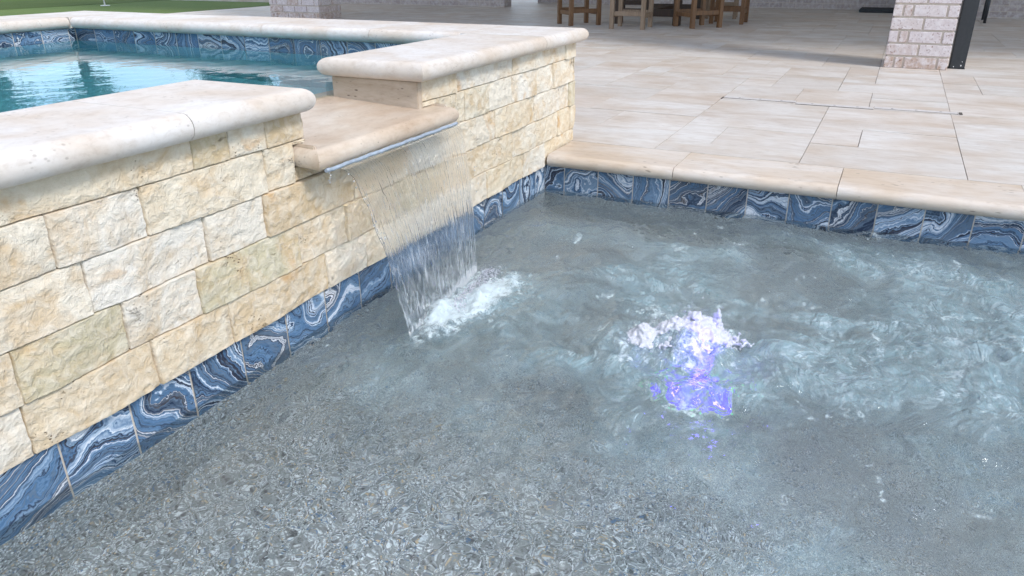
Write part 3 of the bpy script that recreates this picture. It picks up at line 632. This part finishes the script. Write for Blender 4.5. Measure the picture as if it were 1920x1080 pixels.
pl = bpy.data.lights.new('jet_glow_fill', 'POINT'); pl.energy = 0.38; pl.color = (.16,.09,1.0); pl.shadow_soft_size = .03  # added lamp just above the water, stands in for scattered violet light
po = bpy.data.objects.new('jet_glow_fill', pl); COL.objects.link(po); po.parent = lt; po.location = (-.125, -.03, .345)
# froth of small bubbles where the sheet lands
balls = []
for k in range(650):
    s = rd.random()**.6; x = -1.44+.42*s + rd.gauss(.03, .03); y = -.275 - abs(rd.gauss(0, .035)) + .05*s
    balls.append((x, y, WZ+.008+abs(rd.gauss(0, .008)), rd.choice([.0009,.0012,.0015,.002,.0026])))
fo = blob_object('foam', balls, 0, M['froth']); tag(fo, 'white foam churned up where the waterfall meets the pool', 'foam', kind='stuff')
balls = []
for k in range(46):
    v = rd.random(); balls.append((-1.525+.085*v+rd.gauss(0,.007), -.105-.15*math.sqrt(v)+rd.gauss(0,.006), .37-.46*v, rd.uniform(.0010,.0026)))
for k in range(24):
    v = rd.random(); balls.append((-.922-.062*v+rd.gauss(0,.005), -.105-.118*math.sqrt(v)+rd.gauss(0,.005), .37-.46*v, rd.uniform(.0010,.0022)))
for k in range(7): balls.append((-1.545+rd.gauss(0,.003), -.094, .372-.006*k, .0022))
dr = blob_object('droplets', balls, 0, M['drop'], wf); dr['kind'] = 'stuff'

# ------------------------------------------------------------------ house behind the deck
house = empty('brick_house', (9.5, 2, ZD), 'pale whitewashed brick house wall at the back of the covered patio', 'house')
def hpart(name, mb, mat):
    o = mb.build(name, mat, house); o.matrix_parent_inverse = Matrix.Translation((-9.5, -2, -ZD)); return o
hpart('wall', MB().box(9.62, 9.9, 5.0, 9.4, .05, 4.85), M['brick_wall'])
hpart('wall', MB().box(11.05, 11.3, -1.9, 5.0, .05, 4.85), M['brick_wall'])
hpart('wall', MB().box(9.75, 11.05, -9.0, -1.9, .05, 4.85), M['brick_wall'])
hpart('roof', MB().box(3.30, 13.5, -9.0, 4.2, 4.85, 5.15).box(5.4, 13.5, 4.2, 9.6, 4.853, 5.147), M['roof'])

def pillar(x0, y0, x1, y1, label, seed):
    rr = random.Random(seed); e = empty('brick_pillar', ((x0+x1)/2, (y0+y1)/2, ZD), label, 'pillar', 0, None)
    hx, hy = (x1-x0)/2, (y1-y0)/2
    MB().box(-hx+.010, hx-.010, -hy+.010, hy-.010, -.01, 4.783).build('mortar_core', M['mortar'], e)
    mb = MB(); rh = .0925; g_ = .014
    for r in range(51):
        z0 = r*rh+.002; z1 = z0+rh-g_
        for side in range(4):
            W_ = (2*hy if side % 2 == 0 else 2*hx); x = 0
            seq = [.075,.225,.065,.2,.2] if r % 2 == 0 else [.215,.22,.22]
            cur = 0; k = 0
            while cur < W_-.03:
                L = min(seq[k % len(seq)], W_-cur); k += 1
                if W_-(cur+L) < .045: L = W_-cur
                d = rr.uniform(0,.003); a0 = -W_/2+cur+(.0 if cur == 0 else g_/2); a1 = -W_/2+cur+L-(0 if cur+L > W_-.001 else g_/2); c = rr.random() if r > 0 else .93+.07*rr.random()
                if side == 0: mb.box(-hx-d, -hx+.03, a0, a1, z0, z1, c)
                elif side == 2: mb.box(hx-.03, hx+d, a0, a1, z0, z1, c)
                elif side == 1: mb.box(max(a0,-hx+.031), min(a1,hx-.031), -hy-d, -hy+.03, z0, z1, c)
                else: mb.box(max(a0,-hx+.031), min(a1,hx-.031), hy-.03, hy+d, z0, z1, c)
                cur += L
    o = mb.build('brick_facing', M['brick'], e, 'rnd')
    bv = o.modifiers.new('bevel', 'BEVEL'); bv.width = .003; bv.segments = 1
    return e
pillar(3.63, -1.675, 4.05, -1.245, 'whitewashed brick pillar on the patio with a black square post against its right side', 1)
pillar(5.95, 6.1, 6.45, 7.0, 'pale brick pillar standing on the deck beyond the spa wall, left of the stools', 2)
post = empty('steel_post', (3.80, -1.745, ZD), 'black square steel post standing beside the brick pillar', 'post')
o = MB().box(-.05, .05, -.052, .052, 0, 4.783).build('shaft', M['black_metal'], post); bevel(o, .006)
o = MB().box(-.054, .054, -.055, .055, .001, .004).build('base_plate', M['black_metal'], post)
for (dy, dz, sz) in ((.02,.012,.005),(-.028,.02,.007),(-.03,.05,.004)): MB().box(-.0512, -.0502, dy, dy+sz, dz, dz+sz*1.4).build('paint_fleck', M['white_paint'], post)
step = MB().box(10.35, 10.95, -1.85, -.72, ZD+.001, ZD+.05).build('door_step', M['mat']); bevel(step, .01); tag(step, 'dark flat step lying at the foot of the back wall behind the brick pillar', 'step')

# drain strip set in the deck
dr_ = empty('trench_drain', (1.74, -1.04, ZD), 'narrow pale slot drain cover set in the patio paving', 'drain')
for k in range(3):
    y1 = .622-k*.416; y0 = y1-.414; dx = (.02, -.022, .006)[k]
    MB().box(-.026+dx, .026+dx, y0+.002, y1-.002, 0, .0035).build('drain_cover', M['drain'], dr_)
mb = MB()
for k in range(3):
    y1 = .622-k*.416; dx = (.02, -.022, .006)[k]
    for j in range(3): yy = y1-.09-.12*j; mb.box(-.003+dx, .003+dx, yy-.006, yy+.006, .0036, .0042)
    mb.box(.0265+dx, .0280+dx, y1-.414, y1, 0, .0030); mb.box(-.0278+dx, -.0265+dx, y1-.414, y1, 0, .0020)
mb.box(-.03, .034, -.643, -.628, 0, .0034); mb.box(-.045, .02, .624, .632, 0, .0034)
mb.build('drain_slot', M['slot'], dr_)

# ------------------------------------------------------------------ stools, table, chair
def make_stool(mat, side=.43, hgt=.72):
    e = empty('bar_stool', (0,0,0), 'x', 'stool'); h = side/2; lw = .050
    for sx in (-1,1):
        for sy in (-1,1):
            bevel(MB().box(sx*(h-lw/2)-lw/2, sx*(h-lw/2)+lw/2, sy*(h-lw/2)-lw/2, sy*(h-lw/2)+lw/2, 0, hgt-.03).build('leg', mat, e), .003, 1)
    for s in (-1,1):
        bevel(MB().box(-(h-lw), h-lw, s*(h-.025)-.011, s*(h-.025)+.011, .125, .175).build('stretcher', mat, e), .002, 1)
        bevel(MB().box(s*(h-.025)-.011, s*(h-.025)+.011, -(h-lw), h-lw, .150, .200).build('stretcher', mat, e), .002, 1)
    mb = MB()
    for s in (-1,1):
        mb.box(-(h-lw), h-lw, s*(h-.02)-.01, s*(h-.02)+.01, hgt-.10, hgt-.031); mb.box(s*(h-.02)-.01, s*(h-.02)+.01, -(h-lw), h-lw, hgt-.10, hgt-.031)
    mb.build('apron', mat, e)
    bevel(MB().box(-h-.01, h+.01, -h-.01, h+.01, hgt-.03, hgt).build('seat', mat, e), .006, 2)
    return e
def dup(e, mat=None):
    c = e.copy(); COL.objects.link(c)
    for ch in e.children:
        k = ch.copy(); COL.objects.link(k); k.parent = c
        if mat is not None:
            k.material_slots[0].link = 'OBJECT'; k.material_slots[0].material = mat
    return c
proto = make_stool(M['wood'])
specs = [((6.60,2.42), 45, None, 'brown wooden bar stool nearest the spa corner, leftmost of the row'),
         ((6.32,1.63), 3, 'wood_grey', 'weathered greyish wooden bar stool with pale legs, second from the left in front'),
         ((6.78,.93), 46, None, 'brown wooden bar stool turned cornerwise in the middle, right of the weathered stool'),
         ((7.55,.70), 2, None, 'brown wooden bar stool at the right end of the group, squared to the wall'),
         ((8.45,.98), 8, 'wood_grey', 'lighter wooden bar stool at the back right behind the table'),
         ((8.6,2.3), 12, 'wood_dark', 'dark wooden bar stool at the back left behind the table')]
for i, ((x, y), a, mt, lb) in enumerate(specs):
    s = proto if i == 0 else dup(proto, M[mt] if mt else None); s.location = (x, y, ZD); s.rotation_euler = (0,0,R(a)); tag(s, lb, 'stool', 'wooden bar stools around the table')
tb = empty('bar_table', (7.5, 1.6, ZD), 'dark wooden bar table standing among the stools', 'table')
for sx in (-.6,.6):
    for sy in (-.38,.38): bevel(MB().box(sx-.045, sx+.045, sy-.045, sy+.045, 0, .99).build('leg', M['wood_dark'], tb), .003, 1)
MB().box(-.555,.555,-.04,-.015,.10,.18).box(-.555,.555,.015,.04,.101,.179).build('stretcher', M['wood_dark'], tb)
for sx in (-.6,.6): MB().box(sx-.02, sx+.02, -.335, .335, .10, .19).build('stretcher', M['wood_dark'], tb)
bevel(MB().box(-.72,.72,-.48,.48,.991,1.04).build('tabletop', M['wood_dark'], tb), .006, 2)
ch = empty('patio_chair', (9.05, -2.08, ZD), 'black metal patio chair by the brick wall, right of the black post', 'chair')
for (sx, sy, w_) in ((-.33,-.20,.040),(.28,-.22,.034),(-.33,.22,.04),(.28,.22,.034)):
    MB().tube([(sx,sy,0),(sx*.9,sy*.98,.45)], [w_/2*.9, w_/2], 10).build('leg', M['black_metal'], ch)
bevel(MB().box(-.31,.27,-.24,.24,.452,.485).build('seat', M['black_metal'], ch), .01)
mb = MB(); mb.tube([(.25,-.22,.485),(.36,-.22,.95)], .014, 8); mb.tube([(.25,.22,.485),(.36,.22,.95)], .014, 8)
for k in range(5): z = .58+k*.085; mb.beam((.25+.11*(z-.485)/.465,-.22,z),(.25+.11*(z-.485)/.465,.22,z), .012, .045)
mb.build('backrest', M['black_metal'], ch)

# putting flag
fl = empty('golf_flag', (7.45, 12.55, .052), 'white practice golf pin planted in the putting green', 'flag')
MB().tube([(0,0,0),(-.06,.03,1.05)], .014, 8).build('pole', M['white_paint'], fl)
MB().tube([(0,0,.001),(0,0,.012)], .085, 16).build('base', M['white_paint'], fl)
MB().beam((-.06,.14,.95),(-.065,.03,.95), .004, .18).build('pennant', M['red_cloth'], fl)

# ------------------------------------------------------------------ trees beyond the green (mirrored in the spa)
def tree(x, y, h, hb, rad, label, seed):
    r_ = np.random.default_rng(seed); rr = random.Random(seed); e = empty('tree', (x, y, .04), label, 'tree', 0, 'trees beyond the putting green')
    mb = MB(); mb.tube([(0,0,0),(.05,.03,hb*.5),(0.1,-.05,hb),(0,0,h*.8)], [.16,.13,.11,.03], 10)
    for k in range(7):
        a = k*.9; z = hb*.8+(h-hb)*.09*k; mb.tube([(.05,0,z),(rad*.35*math.cos(a),rad*.35*math.sin(a),z+.5),(rad*.7*math.cos(a),rad*.7*math.sin(a),z+.9)], [.06,.04,.015], 6)
    mb.build('trunk', M['bark'], e)
    cl = []
    for k in range(46):
        a = rr.uniform(0, 6.28); q = rad*math.sqrt(rr.random()); zz = rr.uniform(hb, h); lim = math.sqrt(max(.05, 1-((zz-(hb+h)/2)/((h-hb)/2))**2)); cl.append((q*lim*math.cos(a), q*lim*math.sin(a), zz, rr.uniform(.3,.6)))
    cl = np.array(cl); n = 7000; ix = r_.integers(0, len(cl), n); c = cl[ix, :3] + r_.normal(0, 1, (n,3))*cl[ix, 3:4]*.55
    u = r_.normal(0,1,(n,3)); u /= np.linalg.norm(u,axis=1,keepdims=True); t_ = r_.normal(0,1,(n,3)); v = np.cross(u,t_); v /= np.linalg.norm(v,axis=1,keepdims=True)
    L = r_.uniform(.06,.12,(n,1)); co = np.stack([c-u*L, c+v*L*.4, c+u*L, c-v*L*.4], 1).reshape(-1,3); q = np.arange(4*n).reshape(n,4)
    me = raw_mesh('crown', co, q, {}, False); a = me.attributes.new('rnd', 'FLOAT', 'FACE'); a.data.foreach_set('value', r_.random(n).astype(np.float32))
    link('crown', me, M['leaf'], e)
C0 = (-2.96, -1.28)
for (az, d, h, hb, rad, lb) in ((60.5, 21, 7.5, 2.7, 1.1, 'dark green tree beyond the green mirrored at the left edge of the spa water'), (55.2, 22, 6.5, 2.8, 1.25, 'broad green tree mirrored in the middle of the spa water'), (45.9, 24, 5.2, 2.9, 1.1, 'low green tree mirrored beside the pillar in the spa water')):
    tree(C0[0]+d*math.cos(R(az)), C0[1]+d*math.sin(R(az)), h, hb, rad, lb, int(az))
